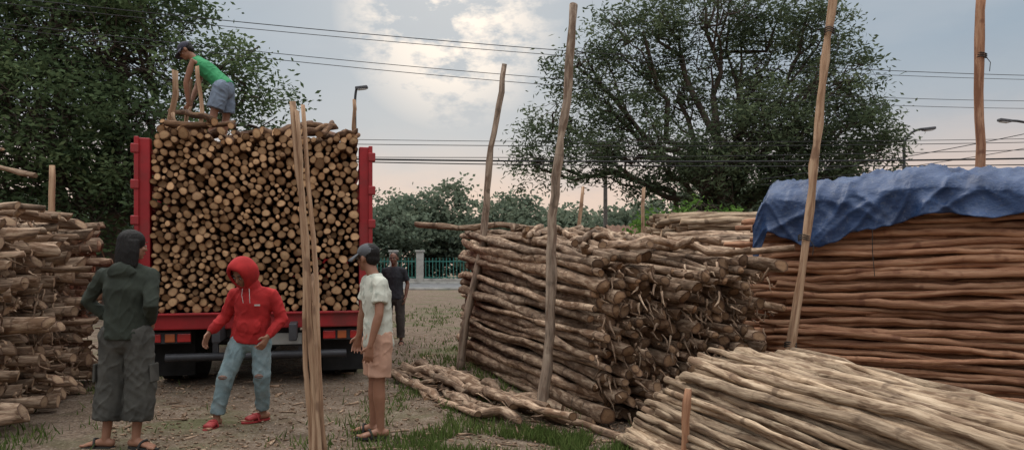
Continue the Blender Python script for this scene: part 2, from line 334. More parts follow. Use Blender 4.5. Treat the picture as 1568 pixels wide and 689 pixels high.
# ------------------------------------------------------------------ log stacks
lg=Logs(); o=A(.73,6.6,0); d=A(-.327,.945,0); pv=A(.945,.327,0)
for (x,z,r) in pack(1.9,lambda x:1.5+.1*math.sin(x*5),.032,.06):
    j=rng.normal(size=4)*.02; e0=rng.normal()*.12; e1=rng.normal()*.12
    if rng.uniform()<.15: e0-=rng.uniform(.1,.32)
    p0=o+pv*(x+j[0])+d*e0+A(0,0,z); p1=o+pv*(x+j[1]*2)+d*(4.7+e1)+A(0,0,z*1.3+j[2])
    edge=x<.25 or z>1.25
    lg.add(p0,p1,r*rng.uniform(.85,1.15),r*1.15,15 if edge else 5,9,.026,.14,1.2,dome=.8)
for k in range(34):
    s=rng.uniform(.2,4.2); x=rng.uniform(.1,1.8); L=rng.uniform(.6,2.2); a=rng.normal()*.5; dd=d*math.cos(a)+pv*math.sin(a)
    z=1.5*(1+.3*s/4.7)+rng.uniform(.02,.12); p=o+pv*x+d*s+A(0,0,z); lg.add(p-dd*L/2,p+dd*L/2+A(0,0,.3*L/4.7),.032,.045,9,8,.035,.14,.9)
for k in range(330):
    x=rng.uniform(0,1.9); z=rng.uniform(.1,1.5); p=o+pv*x+A(0,0,z)-d*rng.uniform(0,.2); L=rng.uniform(.04,.16)
    q=p+A(*(rng.normal(size=3)*.4))*L-A(0,0,L*.7)-d*L*.5; lg.add(p,q,.014,.004,3,4,.006,.2,.5)
lg.build('log_stack',[M['a_bark'],M['a_end']])
lg=Logs()
for k in range(24):
    t=rng.uniform(-.3,.42); q=rng.uniform(0,1); base=A(-1.2+1.3*q,9.2-2.7*q,0); dd=nrm(A(.47+rng.normal()*.1,-.88,0)); sd2=A(.88,.47,0)
    L=rng.uniform(1.1,2.3); p=base+sd2*t*1.2+A(0,0,.05+.3*max(0,(.3-abs(t-.1)))*rng.uniform(0,1.6)); 
    lg.add(p-dd*L/2,p+dd*L/2,.052*rng.uniform(.6,1.15),.035,9,8,.028,.17,.9)
for k in range(70):
    q=rng.uniform(0,1); p=A(-1.3+1.5*q,9.4-3.3*q,.08)+rng.normal(size=3)*A(.22,.22,.04); L=rng.uniform(.06,.22); e=nrm(rng.normal(size=3)*A(1,1,.25))*L; lg.add(p,p+e,.009,.004,3,4,.008,.2,.5)
lg.build('loose_log_pile',[M['a_bark'],M['a_end']])
lg=Logs()
for (x,z,r) in pack(1.5,lambda x:1.8+.12*x,.04,.068):
    if z<1.1 and x>.4: continue
    lg.add((2.35+rng.normal()*.12,9.6+x,z+rng.normal()*.01),(5.6+rng.normal()*.15,9.2+x,z+.08),r,r*.85,9,8,.028,.12,.8)
lg.build('log_stack',[M['a_bark'],M['a_end']])
lg=Logs()
for (x,z,r) in pack(1.6,lambda x:2.3+.1*x,.04,.065):
    if z<1.5 and x>.4: continue
    lg.add((2.75+rng.normal()*.15,12+x,z),(6.2+rng.normal()*.15,11.7+x,z+.05),r,r*.85,9,8,.028,.12,.8)
lg.build('log_stack',[M['c_bark'],M['c_end']])
lg=Logs(); oB=A(2.85,7.9,0); dB=A(.877,-.481,0); pB=A(.481,.877,0)
for (x,z,r) in pack(1.25,lambda x:2.02+.22*math.sin(min(1,max(0,x/1.25))*math.pi),.025,.043,40):
    e0=rng.normal()*.12-(.28 if rng.uniform()<.15 else 0)-.12*max(0,1.2-z); fr=x<.2 or z>1.9
    p0=oB+pB*(x+rng.normal()*.016)+dB*e0+A(0,0,z+rng.normal()*.012); p1=oB+pB*(x+rng.normal()*.02)+dB*(4.1+rng.normal()*.1)+A(0,0,z+.03+rng.normal()*.02)
    lg.add(p0,p1,r*1.0,r*.78,26 if fr else 6,8,.026 if fr else .012,.09,.5)
lg.build('peeled_pole_stack',[M['b_bark'],M['b_end']])
lg=Logs()
for (x,z,r) in pack(1.6,lambda x:min(.77,.10+x*1.0),.02,.036,44):
    s=x/1.6; dd=nrm(A(.30-.2*s,-1,0)); y0=5.65+.35*s+rng.normal()*.1; p=A(.8+x,y0,z+rng.normal()*.004); 
    lg.add(p,p+dd*4.3+A(rng.normal()*.06,0,rng.normal()*.02),r*1.06,r*.88,24,10,.018,.10,.5)
lg.build('weathered_pole_stack',[M['c_bark'],M['c_end']])
lg=Logs(); oD=A(-4.55,6.1,0); pD=nrm(A(-.95,3.2,0)); dD=A(-pD[1],pD[0],0)
for (x,z,r) in pack(3.35,lambda x:1.84+.04*x+.06*math.sin(x*4),.030,.072):
    e0=rng.normal()*.12-(.25 if rng.uniform()<.18 else 0)-.18*max(0,(z-1.))+.1
    a=rng.normal()*.12; dd=nrm(dD+pD*a)
    lg.add(oD+pD*x+dd*e0+A(0,0,z),oD+pD*x+dd*2.2+A(0,0,z),r,r*.9,8,8,.02,.19,1.1,dome=.5)
for k in range(46):
    x=rng.uniform(0,3.3); L=rng.uniform(.6,1.6); a=rng.normal()*.5; dd=nrm(dD+pD*a); p=oD+pD*x+dD*rng.uniform(-.1,.9)+A(0,0,1.93+rng.uniform(0,.1)); lg.add(p-dd*.2,p+dd*L,.032,.025,8,8,.025,.14,1.)
lg.add(A(-6.6,7.9,2.62),A(-5.1,7.7,2.48),.045,.03,8,8,.04,.15,.5); lg.add(A(-6.4,7.9,2.5),A(-5.55,7.8,2.72),.035,.018,6,8,.03,.15,.5); lg.add(A(-6.9,8.,1.9),A(-6.2,7.9,2.6),.06,.05,6,8,.03,.15,.5)
for k in range(260):
    x=rng.uniform(0,3.35); z=rng.uniform(.1,1.9); q=oD+pD*x-dD*rng.uniform(0,.15)+A(0,0,z); L=rng.uniform(.05,.2); lg.add(q,q+rng.normal(size=3)*A(.5,.5,.5)*L-A(0,0,L*.5),.016,.004,3,4,.01,.2,.5)
lg.build('log_stack',[M['a_bark'],M['d_end']])
# ------------------------------------------------------------------ poles
def pole(name,p0,p1,r0,r1,mat,segs=16,bend=.03,extra=()):
    lg=Logs(); lg.add(p0,p1,r0,r1,segs,10,bend,.09,.4,rnd=rng.uniform(.4,.9))
    for (a,b,c,d_) in extra: lg.add(a,b,c,d_,14,8,.012,.06,.5,flat=.4)
    return lg.build(name,[M[mat],M['c_end']])
pole('wooden_stake',A(-.76,10.25,-.1),A(-.08,10.2,4.33),.066,.040,'greypole',22,.034)
pole('wooden_stake',A(.25,6.95,-.1),A(.62,7.0,3.98),.058,.040,'greypole',22,.03)
pole('wooden_stake',A(2.70,7.2,-.1),A(3.29,7.25,4.6),.05,.038,'pole',22,.022)
pole('wooden_stake',A(5.45,8.6,-.1),A(5.26,8.0,4.6),.045,.05,'b_bark',16,.02)
pole('wooden_stake',A(-5.5,8.6,1.7),A(-5.52,8.6,2.66),.035,.03,'pole',6,.01)
pole('wooden_stake',A(1.18,4.93,-.05),A(1.20,4.9,.62),.026,.024,'b_bark',6,.004)
pole('wooden_stake',A(1.02,12.2,0),A(1.2,12.2,2.8),.04,.03,'pole',8,.02)
pole('wooden_stake',A(2.7,15.,0),A(2.75,15.,3.1),.05,.04,'pole',8,.01)
x0=A(-1.475,5.45,-.1); x1=A(-1.66,5.5,2.71)
pole('split_pole_bundle',x0,x1,.031,.026,'pole',16,.012,[(x0+A(.058,.03,0),x1+A(.05,.02,-.02),.032,.026),(x0+A(-.045,.02,0),x1+A(.02,-.04,-.08),.026,.02),(x0+A(.02,-.05,0),x0+A(-.01,-.04,1.5),.026,.016)])
rope=plain('dark_rope',(.05,.045,.04),.9)
def tie(p,r):
    e=empty('rope_tie',tuple(p))
    for k in range(3): tube('coil_%d'%k,[(r*math.cos(a),r*math.sin(a),.02*k+.01*math.sin(a*2)) for a in np.linspace(0,2*math.pi,14,endpoint=False)],.006,rope,e,4,cyc=True)
    tube('tail',[(r,-.01,0),(r+.03,-.03,-.06),(r+.02,-.03,-.16)],.004,rope,e,4)
tie((2.79,7.2,.65),.056); tie((2.93,7.21,1.72),.054); tie((3.2,7.24,3.8),.05); tie((5.29,8.1,3.8),.055)

# ------------------------------------------------------------------ tarpaulin on B
nu,nv=220,130; V=[];F=[]
Lb=4.5
def crease(x,y,z,k=2.4): return max(0,1-abs(noise.noise(Vector((x,y,z)))*k))**3
for i in range(nu):
    u_=i/(nu-1); s=-.28+Lb*u_
    for j in range(nv):
        q=j/(nv-1)
        hang=.40+.08*math.sin(u_*9)+.09*noise.noise(Vector((u_*9,0,4)))+.03*noise.noise(Vector((u_*40,0,2)))+(.16*max(0,1-u_/.05))
        hang-= .12*u_
        tl=hang+1.35+.4; a=q*tl
        if a<hang: t=-.07; z=2.2-(hang-a)
        elif a<hang+1.35:
            w_=(a-hang)/1.35; t=-.05+w_*1.35; z=2.2+.2*math.sin(w_*math.pi)**.6
        else: t=1.32; z=2.2-(a-hang-1.35)
        if abs(a-hang)<.1: z-=.02*(1-abs(a-hang)/.1)
        end=max(0,(-.02-s)/.26)
        z-=end**1.3*.42*(1 if a>hang else .75); 
        ss=s+end*.10
        f1=noise.noise(Vector((s*2.2+.9*t,t*2.5+z*.5,1)))*.06; f2=noise.noise(Vector((s*7+2.*z,t*6,z*3)))*.02
        rid=crease(s*2.6-a*2.2,a*1.6,7)*.05+crease(s*3.4+a*3.0,a*1.3,17)*.035+crease(s*7,a*3,27)*.014
        if a<hang: t+=-.02*math.sin(s*13+z*4)*(hang-a)/hang*2+f2-rid+.0; z+=f1*.5
        else: z+=f1+f2+rid
        z+=.07*noise.noise(Vector((s*1.1,.5,9)))
        p=oB+dB*ss+pB*t; V.append((p[0],p[1],z+.02))
F=[(i*nv+j,(i+1)*nv+j,(i+1)*nv+j+1,i*nv+j+1) for i in range(nu-1) for j in range(nv-1)]
m=NT('blue_tarpaulin',.42,.4); v=m.n('ShaderNodeTexCoord').outputs['Object']; n=m.noise(v,3.,5,.6); n2=m.noise(v,26.,5,.6)
c=m.ramp(n,[(.3,(.013,.03,.08)),(.55,(.024,.055,.14)),(.75,(.05,.085,.17))]); c=m.mix(m.ramp(n2,[(.55,0.),(.7,.3)]),c,(.15,.17,.21)); m.col(c); m.bump(m.noise(m.vm('MULTIPLY',v,(9,9,14)),1.,5,.6),.6,.03)
tp=mesh_obj('blue_tarpaulin',V,F,[m.m],smooth=True); so_=tp.modifiers.new('s','SOLIDIFY'); so_.thickness=.004
tube('tarp_cord',[tuple(oB+dB*1.0+pB*-.14+A(0,0,1.83)),tuple(oB+dB*1.0+pB*-.10+A(0,0,1.6)),tuple(oB+dB*1.02+pB*-.09+A(0,0,1.35))],.004,rope)

# ------------------------------------------------------------------ truck
TR=math.radians(15); tk=empty('cargo_truck',(-3.10,8.78,0),TR); red=M['red'];blk=M['black'];stl=M['steel']
box('bed_floor',tk,(0,3.2,.84),(2.56,6.2,.1),stl,.01)
box('rear_sill',tk,(0,.02,.795),(2.66,.16,.19),red,.015)
box('rear_sill_lip',tk,(0,-.075,.885),(2.64,.06,.03),red,.008)
for s in(-1,1):
    box('rear_post_%d'%s,tk,(s*1.27,.05,1.93),(.13,.14,2.06),red,.012)
    box('post_flange_%d'%s,tk,(s*1.345,-.03,1.95),(.05,.05,2.04),red,.008)
    box('side_panel_%d'%s,tk,(s*1.285,3.2,1.55),(.05,6.1,1.2),red,.01)
    for k in range(9): box('side_rib_%d_%d'%(s,k),tk,(s*1.335,.5+k*.68,1.8),(.05,.07,1.75),red,.006)
    for k in range(4): box('side_rail_%d_%d'%(s,k),tk,(s*1.30,3.2,2.2+k*.22),(.04,6.1,.08),red,.006)
    for k in range(5): box('post_hinge_%d_%d'%(s,k),tk,(s*1.36,-.02,1.15+k*.42),(.09,.1,.11),red,.012)
    box('mudflap_%d'%s,tk,(s*1.04,.32,.42),(.56,.02,.62),blk,.004)
    box('chassis_rail_%d'%s,tk,(s*.42,3.2,.68),(.09,7.4,.2),stl,.01)
    box('light_bracket_%d'%s,tk,(s*1.02,.06,.6),(.5,.05,.14),stl,.006)
lm=plain('tail_lamp_red',(.4,.02,.02),.25,.2,8.,.05,0,.5); lo=plain('tail_lamp_orange',(.4,.1,.03),.3,.2,8.,.05,0,.5); wh=plain('number_plate_white',(.3,.3,.28),.5,.1)
for s in(-1,1):
    for k,(w_,mt) in enumerate(((.16,lm),(.12,lo),(.12,lm))): box('tail_lamp_%d_%d'%(s,k),tk,(s*(.84+.155*k),.02,.6),(w_-.01,.04,.1),mt,.008)
tube('underrun_bar',[(-1.05,.05,.36),(1.05,.05,.36)],.05,stl,tk,8)
for s in(-1,1): box('bar_bracket_%d'%s,tk,(s*.5,.12,.5),(.07,.07,.3),stl,.006)
box('number_plate',tk,(.3,.02,.56),(.42,.015,.14),wh,.004); box('number_plate_frame',tk,(.3,.032,.56),(.46,.012,.18),blk,.004)
box('crossmember',tk,(0,.2,.66),(.9,.1,.16),stl,.01)
def wheel(name,x,y,w_):
    prof=[(.10,-.5),(.22,-.5),(.26,-.38),(.30,-.5),(.44,-.48),(.485,-.32),(.49,0),(.485,.32),(.44,.48),(.30,.5),(.26,.38),(.22,.5),(.10,.5)]
    n=36; V=[];F=[]
    for i in range(n):
        a=2*math.pi*i/n
        for (r,q) in prof:
            rr=r+(.012 if (r>.48 and i%2) else 0); V.append((x+q*w_,y+rr*math.cos(a),.48+rr*math.sin(a)))
    k=len(prof)
    for i in range(n):
        for j in range(k-1): F.append((i*k+j,i*k+j+1,((i+1)%n)*k+j+1,((i+1)%n)*k+j))
    F.append([i*k for i in range(n)]); F.append([i*k+k-1 for i in range(n)][::-1])
    mesh_obj(name,V,F,[blk],tk,False)
for i,(x,y) in enumerate([(-1.12,.95),(-.82,.95),(.82,.95),(1.12,.95),(-1.1,6.9),(1.1,6.9)]): wheel('wheel_%d'%i,x,y,.26)
tube('rear_axle',[(-1.1,.95,.48),(1.1,.95,.48)],.07,stl,tk,8); box('differential',tk,(0,.95,.48),(.36,.36,.34),stl,.1)
Vc=[];Fc=[]
pr=[(6.45,.7),(6.45,2.55),(6.7,2.72),(7.7,2.68),(8.15,1.75),(8.25,1.2),(8.25,.6)]
for x in(-1.1,1.1): Vc+=[(x,a,b) for a,b in pr]
k=len(pr); Fc=[tuple(range(k))[::-1],tuple(range(k,2*k))]+[(i,(i+1)%k,k+(i+1)%k,k+i) for i in range(k)]
cb=mesh_obj('cab',Vc,Fc,[red],tk); b=cb.modifiers.new('b','BEVEL'); b.width=.06; b.segments=3
gl=plain('dark_glass',(.02,.025,.03),.1,.1,1.,.0,0,.6)
for s in(-1,1): box('side_window_%d'%s,tk,(s*1.105,7.35,2.1),(.02,.75,.6),gl,.02); 
box('windscreen',tk,(0,7.95,2.2),(1.9,.03,.85),gl,.02,(math.radians(26),0,0))
for s in(-1,1): tube('mirror_arm_%d'%s,[(s*1.1,8.0,2.3),(s*1.4,8.1,2.3),(s*1.4,8.1,2.0)],.02,stl,tk); box('mirror_%d'%s,tk,(s*1.4,8.1,1.95),(.2,.05,.35),blk,.02)
lg=Logs()
for (x,z,r) in pack(2.4,lambda x:2.2+.05*math.sin(x*6),.026,.056,55,1400,1.0):
    e=rng.normal()*.05; z0=z+.895; xx=x-1.2
    if rng.uniform()<.05: e+=rng.uniform(.1,.2)
    r*=rng.uniform(.88,1.0)
    lg.add(A(xx,e-.02,z0),A(xx+rng.normal()*.02,5.3,z0+rng.normal()*.01),r,r*.97,3,13,.006,.10,.7,dome=.25)
for k in range(60):
    x=rng.uniform(-1.15,1.15); y=rng.uniform(-.05,3.5)*rng.uniform(.1,1); L=rng.uniform(.4,1.7); a=rng.uniform(-1.1,1.1); dd=A(math.sin(a),math.cos(a),rng.normal()*.07); p=A(x,y+.05,3.11+rng.uniform(0,.1))
    q=p+dd*L; q[0]=max(-1.2,min(1.2,q[0])); lg.add(p,q,rng.uniform(.025,.05),.03,5,9,.02,.1,.5)
for (a,b,r) in [((.15,.1,3.12),(.75,.7,3.38),.05),((.35,.05,3.1),(.62,.9,3.42),.06),((.5,0,3.12),(.95,.4,3.28),.045),((.75,-.02,3.1),(.9,.6,3.36),.04),((-1.05,0,3.14),(-.3,.3,3.22),.045),((.95,.1,3.1),(1.18,.25,3.22),.04)]:
    lg.add(A(*a),A(*b),r,r*.8,6,9,.02,.12,1.2)
ld=lg.build('log_load',[M['truck_bark'],M['truck_end']]); ld.location=(-3.10,8.78,0); ld.rotation_euler=(0,0,TR)
lg=Logs()
for (a,b,r) in [((-1.08,.3,2.7),(-1.0,.3,3.85),.04),((-1.0,.75,2.8),(-.9,.7,3.5),.022),((-.70,.3,2.8),(-.74,.4,3.95),.026),((-.95,1.3,2.8),(-.99,1.3,3.3),.05),((1.15,.35,2.7),(1.14,.35,3.62),.025),((-.95,.15,2.9),(-.97,.15,3.3),.03)]:
    lg.add(A(*a),A(*b),r,r*.8,8,8,.02,.1,.8)
st=lg.build('upright_stakes_on_load',[M['pole'],M['truck_end']]); st.location=(-3.10,8.78,0); st.rotation_euler=(0,0,TR)

# ------------------------------------------------------------------ wires, lamps, utility pole
wm=plain('wire_black',(.03,.03,.033),.7)
def wire(p0,p1,sag,r=.014):
    P=[]
    for i in range(41):
        q=i/40; p=np.array(p0)*(1-q)+np.array(p1)*q; p[2]-=sag*4*q*(1-q); P.append(tuple(p))
    tube('power_line',P,r,wm,None,4)
wire((-22,14.5,8.3),(33,30,9.4),1.0,.011); wire((-22,14.5,8.15),(33,30,9.25),1.0,.009)
wire((-22,14.7,7.95),(33,30.2,8.6),1.25,.009); wire((-22,14.7,7.9),(33,30.2,8.3),1.3,.009)
for z0,z1,r in ((5.95,5.7,.03),(6.0,5.4,.018),(5.75,6.15,.012),(6.4,6.3,.012),(6.6,6.4,.01)):
    wire((-32,24,z0),(33,25.5,z1),.75,r)
wire((9,26,4.6),(33,28,10.),.5,.014); wire((9,26,4.4),(33,28,9.),.5,.012)
def ppole(x,y,h):
    e=empty('utility_pole',(x,y,0)); tube('shaft',[(0,0,-.1),(0,0,h)],.14,plain('pole_concrete',(.12,.11,.1),.9),e,10,[1.,.7])
    for z in(h-.3,h-1.1): box('crossarm_%d'%int(z*10),e,(0,0,z),(1.6,.1,.1),stl,.01)
    for x_ in(-.7,-.3,.3,.7): tube('insulator_%d'%int(x_*10),[(x_,0,h-.25),(x_,0,h-.08)],.04,con,e,6)
ppole(5.2,40,7.9); ppole(-22.3,14.6,8.4); ppole(33.3,30,9.6); ppole(-32.3,24,6.8)
led=plain('lamp_housing',(.1,.1,.11),.5); lens=plain('lamp_lens',(.6,.6,.62),.3)
def lamp(x,y,h,dx):
    e=empty('street_lamp',(x,y,0)); base=[(0,0,-.1),(0,0,h*.75),(0,0,h-.9)]
    arm=[(0,0,h-.9)]+[(dx*(1-math.cos(a)),0,h-.9+.85*math.sin(a)) for a in np.linspace(.2,math.pi/2,7)]
    tube('post',base,.11,stl,e,8,[1,.7,.6]); tube('arm',arm,.06,stl,e,6)
    s=1 if dx>0 else -1
    box('lamp_head',e,(dx+s*.2,0,h-.05),(.6,.3,.14),led,.04,(0,-.12*s,0)); box('lamp_lens',e,(dx+s*.22,0,h-.135),(.4,.24,.03),lens,.01,(0,-.12*s,0))
lamp(-7.65,35,10.2,.12); lamp(19.1,35,8.2,1.0); lamp(26.0,35,8.6,-1.8)

# ------------------------------------------------------------------ grass and litter
GV=[];GT=[]
patches=[(-.75,7.6,.7,2.2,3200),(-.15,5.9,.8,.6,2800),(.75,5.75,.5,.4,3000),(-1.6,6.2,.5,.6,150),(-5.0,8.6,.6,1.2,900),(-4.2,6.0,.9,.9,450),(-.9,11.5,.9,2.5,1500),(-4.3,5.3,.7,.5,450),(.35,6.4,.25,.8,900),(-1.0,20,4,6,3500)]
for (cx,cy,rx,ry,n) in patches:
    P=rng.normal(size=(n,2))*A(rx*.55,ry*.55)+A(cx,cy)
    for (x,y) in P:
        if noise.noise(Vector((x*1.8,y*1.8,2)))<-.02: continue
        if y<5.25 and x>.9: continue
        h=rng.uniform(.02,.085)*(1.5 if cx>.5 else 1); a=rng.uniform(0,6.28); w_=.005+.0005*y; dx,dy=math.cos(a)*w_,math.sin(a)*w_; l=rng.normal(size=2)*h*.5; z=-.02
        GV+=[(x-dx,y-dy,z),(x+dx,y+dy,z),(x+l[0]+dx*.2,y+l[1]+dy*.2,h),(x+l[0]-dx*.2,y+l[1]-dy*.2,h)]; GT.append(np.clip(rng.normal(.5,.25),0,1))
quads('grass',np.array(GV),leaf_mat('grass_blades',(.06,.07,.025),(.085,.13,.035),(.17,.20,.07)),np.array(GT),None)
lg=Logs()
for k in range(5200):
    y=4.6+rng.uniform(0,1)**1.6*11; x=rng.uniform(-.62,.25)*y*.9; L=rng.uniform(.01,.05)+(.14 if rng.uniform()<.05 else 0)
    if x<-4.9: continue
    a=rng.uniform(0,6.28); p=A(x,y,gz(x,y)-.006); lg.add(p,p+A(math.cos(a)*L,math.sin(a)*L,rng.uniform(0,.012)),.005+.1*L*rng.uniform(.3,1),.005,1,5,0,.2,.5)
lg.build('wood_chip_litter',[M['a_bark'],M['c_end']])

# ------------------------------------------------------------------ people
class Parts:
    def __init__(s): s.V=[];s.F=[]
    def loft(s,rings,side,n=14,flat0=False,flat1=False):
        C=[np.asarray(r[0],float) for r in rings]; Rx=[r[1] for r in rings]; Ry=[(r[2] if len(r)>2 else r[1]) for r in rings]
        T=[nrm((C[min(i+1,len(C)-1)]-C[max(i-1,0)])) for i in range(len(C))]
        T[0]=nrm(C[1]-C[0]);T[-1]=nrm(C[-1]-C[-2])
        fl=[]
        if not flat0:
            m_=min(Rx[0],Ry[0])
            for th in(80,52,26): fl.append((C[0]-T[0]*m_*math.sin(math.radians(th)),Rx[0]*math.cos(math.radians(th)),Ry[0]*math.cos(math.radians(th)),T[0]))
        for c,a,b,t in zip(C,Rx,Ry,T): fl.append((c,a,b,t))
        if not flat1:
            m_=min(Rx[-1],Ry[-1])
            for th in(26,52,80): fl.append((C[-1]+T[-1]*m_*math.sin(math.radians(th)),Rx[-1]*math.cos(math.radians(th)),Ry[-1]*math.cos(math.radians(th)),T[-1]))
        k=len(s.V)
        for c,a,b,t in fl:
            sd=np.asarray(side,float); sd=sd-sd.dot(t)*t
            if np.linalg.norm(sd)<.1: sd=np.cross(t,A(.3,.9,.1))
            sd=nrm(sd); f=np.cross(t,sd)
            for j in range(n):
                an=2*math.pi*j/n; s.V.append(c+a*math.cos(an)*sd+b*math.sin(an)*f)
        for i in range(len(fl)-1):
            for j in range(n):
                j2=(j+1)%n; s.F.append((k+i*n+j,k+i*n+j2,k+(i+1)*n+j2,k+(i+1)*n+j))
        s.F.append(tuple(k+j for j in range(n))[::-1]); s.F.append(tuple(k+(len(fl)-1)*n+j for j in range(n)))
    def ell(s,c,r,B=None,n=16,mm=10):
        B=np.eye(3) if B is None else B; c=np.asarray(c,float); k=len(s.V)
        for i in range(1,mm):
            th=math.pi*i/mm
            for j in range(n):
                a=2*math.pi*j/n; l=(math.sin(th)*math.cos(a)*r[0],math.sin(th)*math.sin(a)*r[1],math.cos(th)*r[2])
                s.V.append(c+l[0]*B[0]+l[1]*B[1]+l[2]*B[2])
        s.V.append(c+r[2]*B[2]); s.V.append(c-r[2]*B[2]); t=len(s.V)-2
        for i in range(mm-2):
            for j in range(n):
                j2=(j+1)%n; s.F.append((k+i*n+j,k+(i+1)*n+j,k+(i+1)*n+j2,k+i*n+j2))
        for j in range(n):
            j2=(j+1)%n; s.F.append((t,k+j,k+j2)); s.F.append((t+1,k+(mm-2)*n+j2,k+(mm-2)*n+j))
    def build(s,name,parent,mat,voxel=.01,smooth=4,fold=0.,fs=9.,seed=0.):
        me=bpy.data.meshes.new('tmp'); me.from_pydata([tuple(v) for v in s.V],[],s.F); o=bpy.data.objects.new('tmp',me); S.collection.objects.link(o)
        r=o.modifiers.new('r','REMESH'); r.mode='VOXEL'; r.voxel_size=voxel
        if smooth: q=o.modifiers.new('s','SMOOTH'); q.factor=.5; q.iterations=smooth
        dg=bpy.context.evaluated_depsgraph_get(); m2=bpy.data.meshes.new_from_object(o.evaluated_get(dg)); bpy.data.objects.remove(o)
        m2.name=name
        if fold:
            n=len(m2.vertices); co_=np.zeros(n*3); m2.vertices.foreach_get('co',co_); co_=co_.reshape(-1,3); no=np.zeros(n*3); m2.vertices.foreach_get('normal',no); no=no.reshape(-1,3)
            def fd(p):
                w_=noise.noise(Vector((p[0]*4,p[1]*4,p[2]*4+seed)))*1.2
                a_=noise.noise(Vector((p[0]*fs*.5+w_,p[1]*fs*.5,p[2]*fs*1.1+p[0]*fs*.7+seed)))
                b_=noise.noise(Vector((p[0]*fs*1.0,p[1]*fs*1.0+w_,p[2]*fs*.8-p[0]*fs*.9+seed+9)))
                return (1-abs(a_)*2.2)*.35+max(0,1-abs(b_)*5)**1.5*.45-.3
            d=np.array([fd(p) for p in co_])
            co_+=no*(d*fold)[:,None]; m2.vertices.foreach_set('co',co_.ravel())
        m2.materials.clear(); m2.materials.append(mat); m2.polygons.foreach_set('use_smooth',np.ones(len(m2.polygons),bool)); m2.update()
        return link(bpy.data.objects.new(name,m2),parent)
def hand(pt,wr,d,pn,ts,curl=.35):
    d=nrm(d); pn=nrm(pn-pn.dot(d)*d); ts=nrm(ts-ts.dot(d)*d-ts.dot(pn)*pn)
    pt.loft([(wr-d*.02,.024,.02),(wr+d*.03,.034,.017),(wr+d*.085,.041,.014)],ts)
    for i,l in enumerate((.068,.076,.071,.055)):
        b=wr+d*.088+ts*(.033-.022*i); dirv=nrm(d+ts*(.12-.08*i)); P=[b-dirv*.02]; ang=curl
        P.append(b)
        for sgi,fr in enumerate((.45,.32,.23)):
            dv=nrm(dirv*math.cos(ang)+pn*math.sin(ang)); P.append(P[-1]+dv*l*fr); ang+=curl*1.2
        pt.loft([(P[0],.009),(P[1],.0095),(P[2],.0088),(P[3],.008),(P[4],.007)],ts,8)
    b=wr+d*.022+ts*.028; t1=nrm(d*.65+ts*.75+pn*.25); t2=nrm(d*.95+ts*.3+pn*.35)
    pt.loft([(b-t1*.015,.012),(b+t1*.035,.0115),(b+t1*.035+t2*.03,.009)],pn,8)
def lerp(a,b,t): return np.asarray(a)*(1-t)+np.asarray(b)*t
hairm=plain('black_hair',(.009,.007,.006),.6,.5,1.,.9,0,.25,.01,sc3=(90,90,7)); hair2=plain('dark_iris',(.01,.008,.007),.3,.1)
eyew=plain('eye_white',(.45,.43,.4),.4,.1); lipm=plain('lips',(.16,.06,.05),.6,.1)
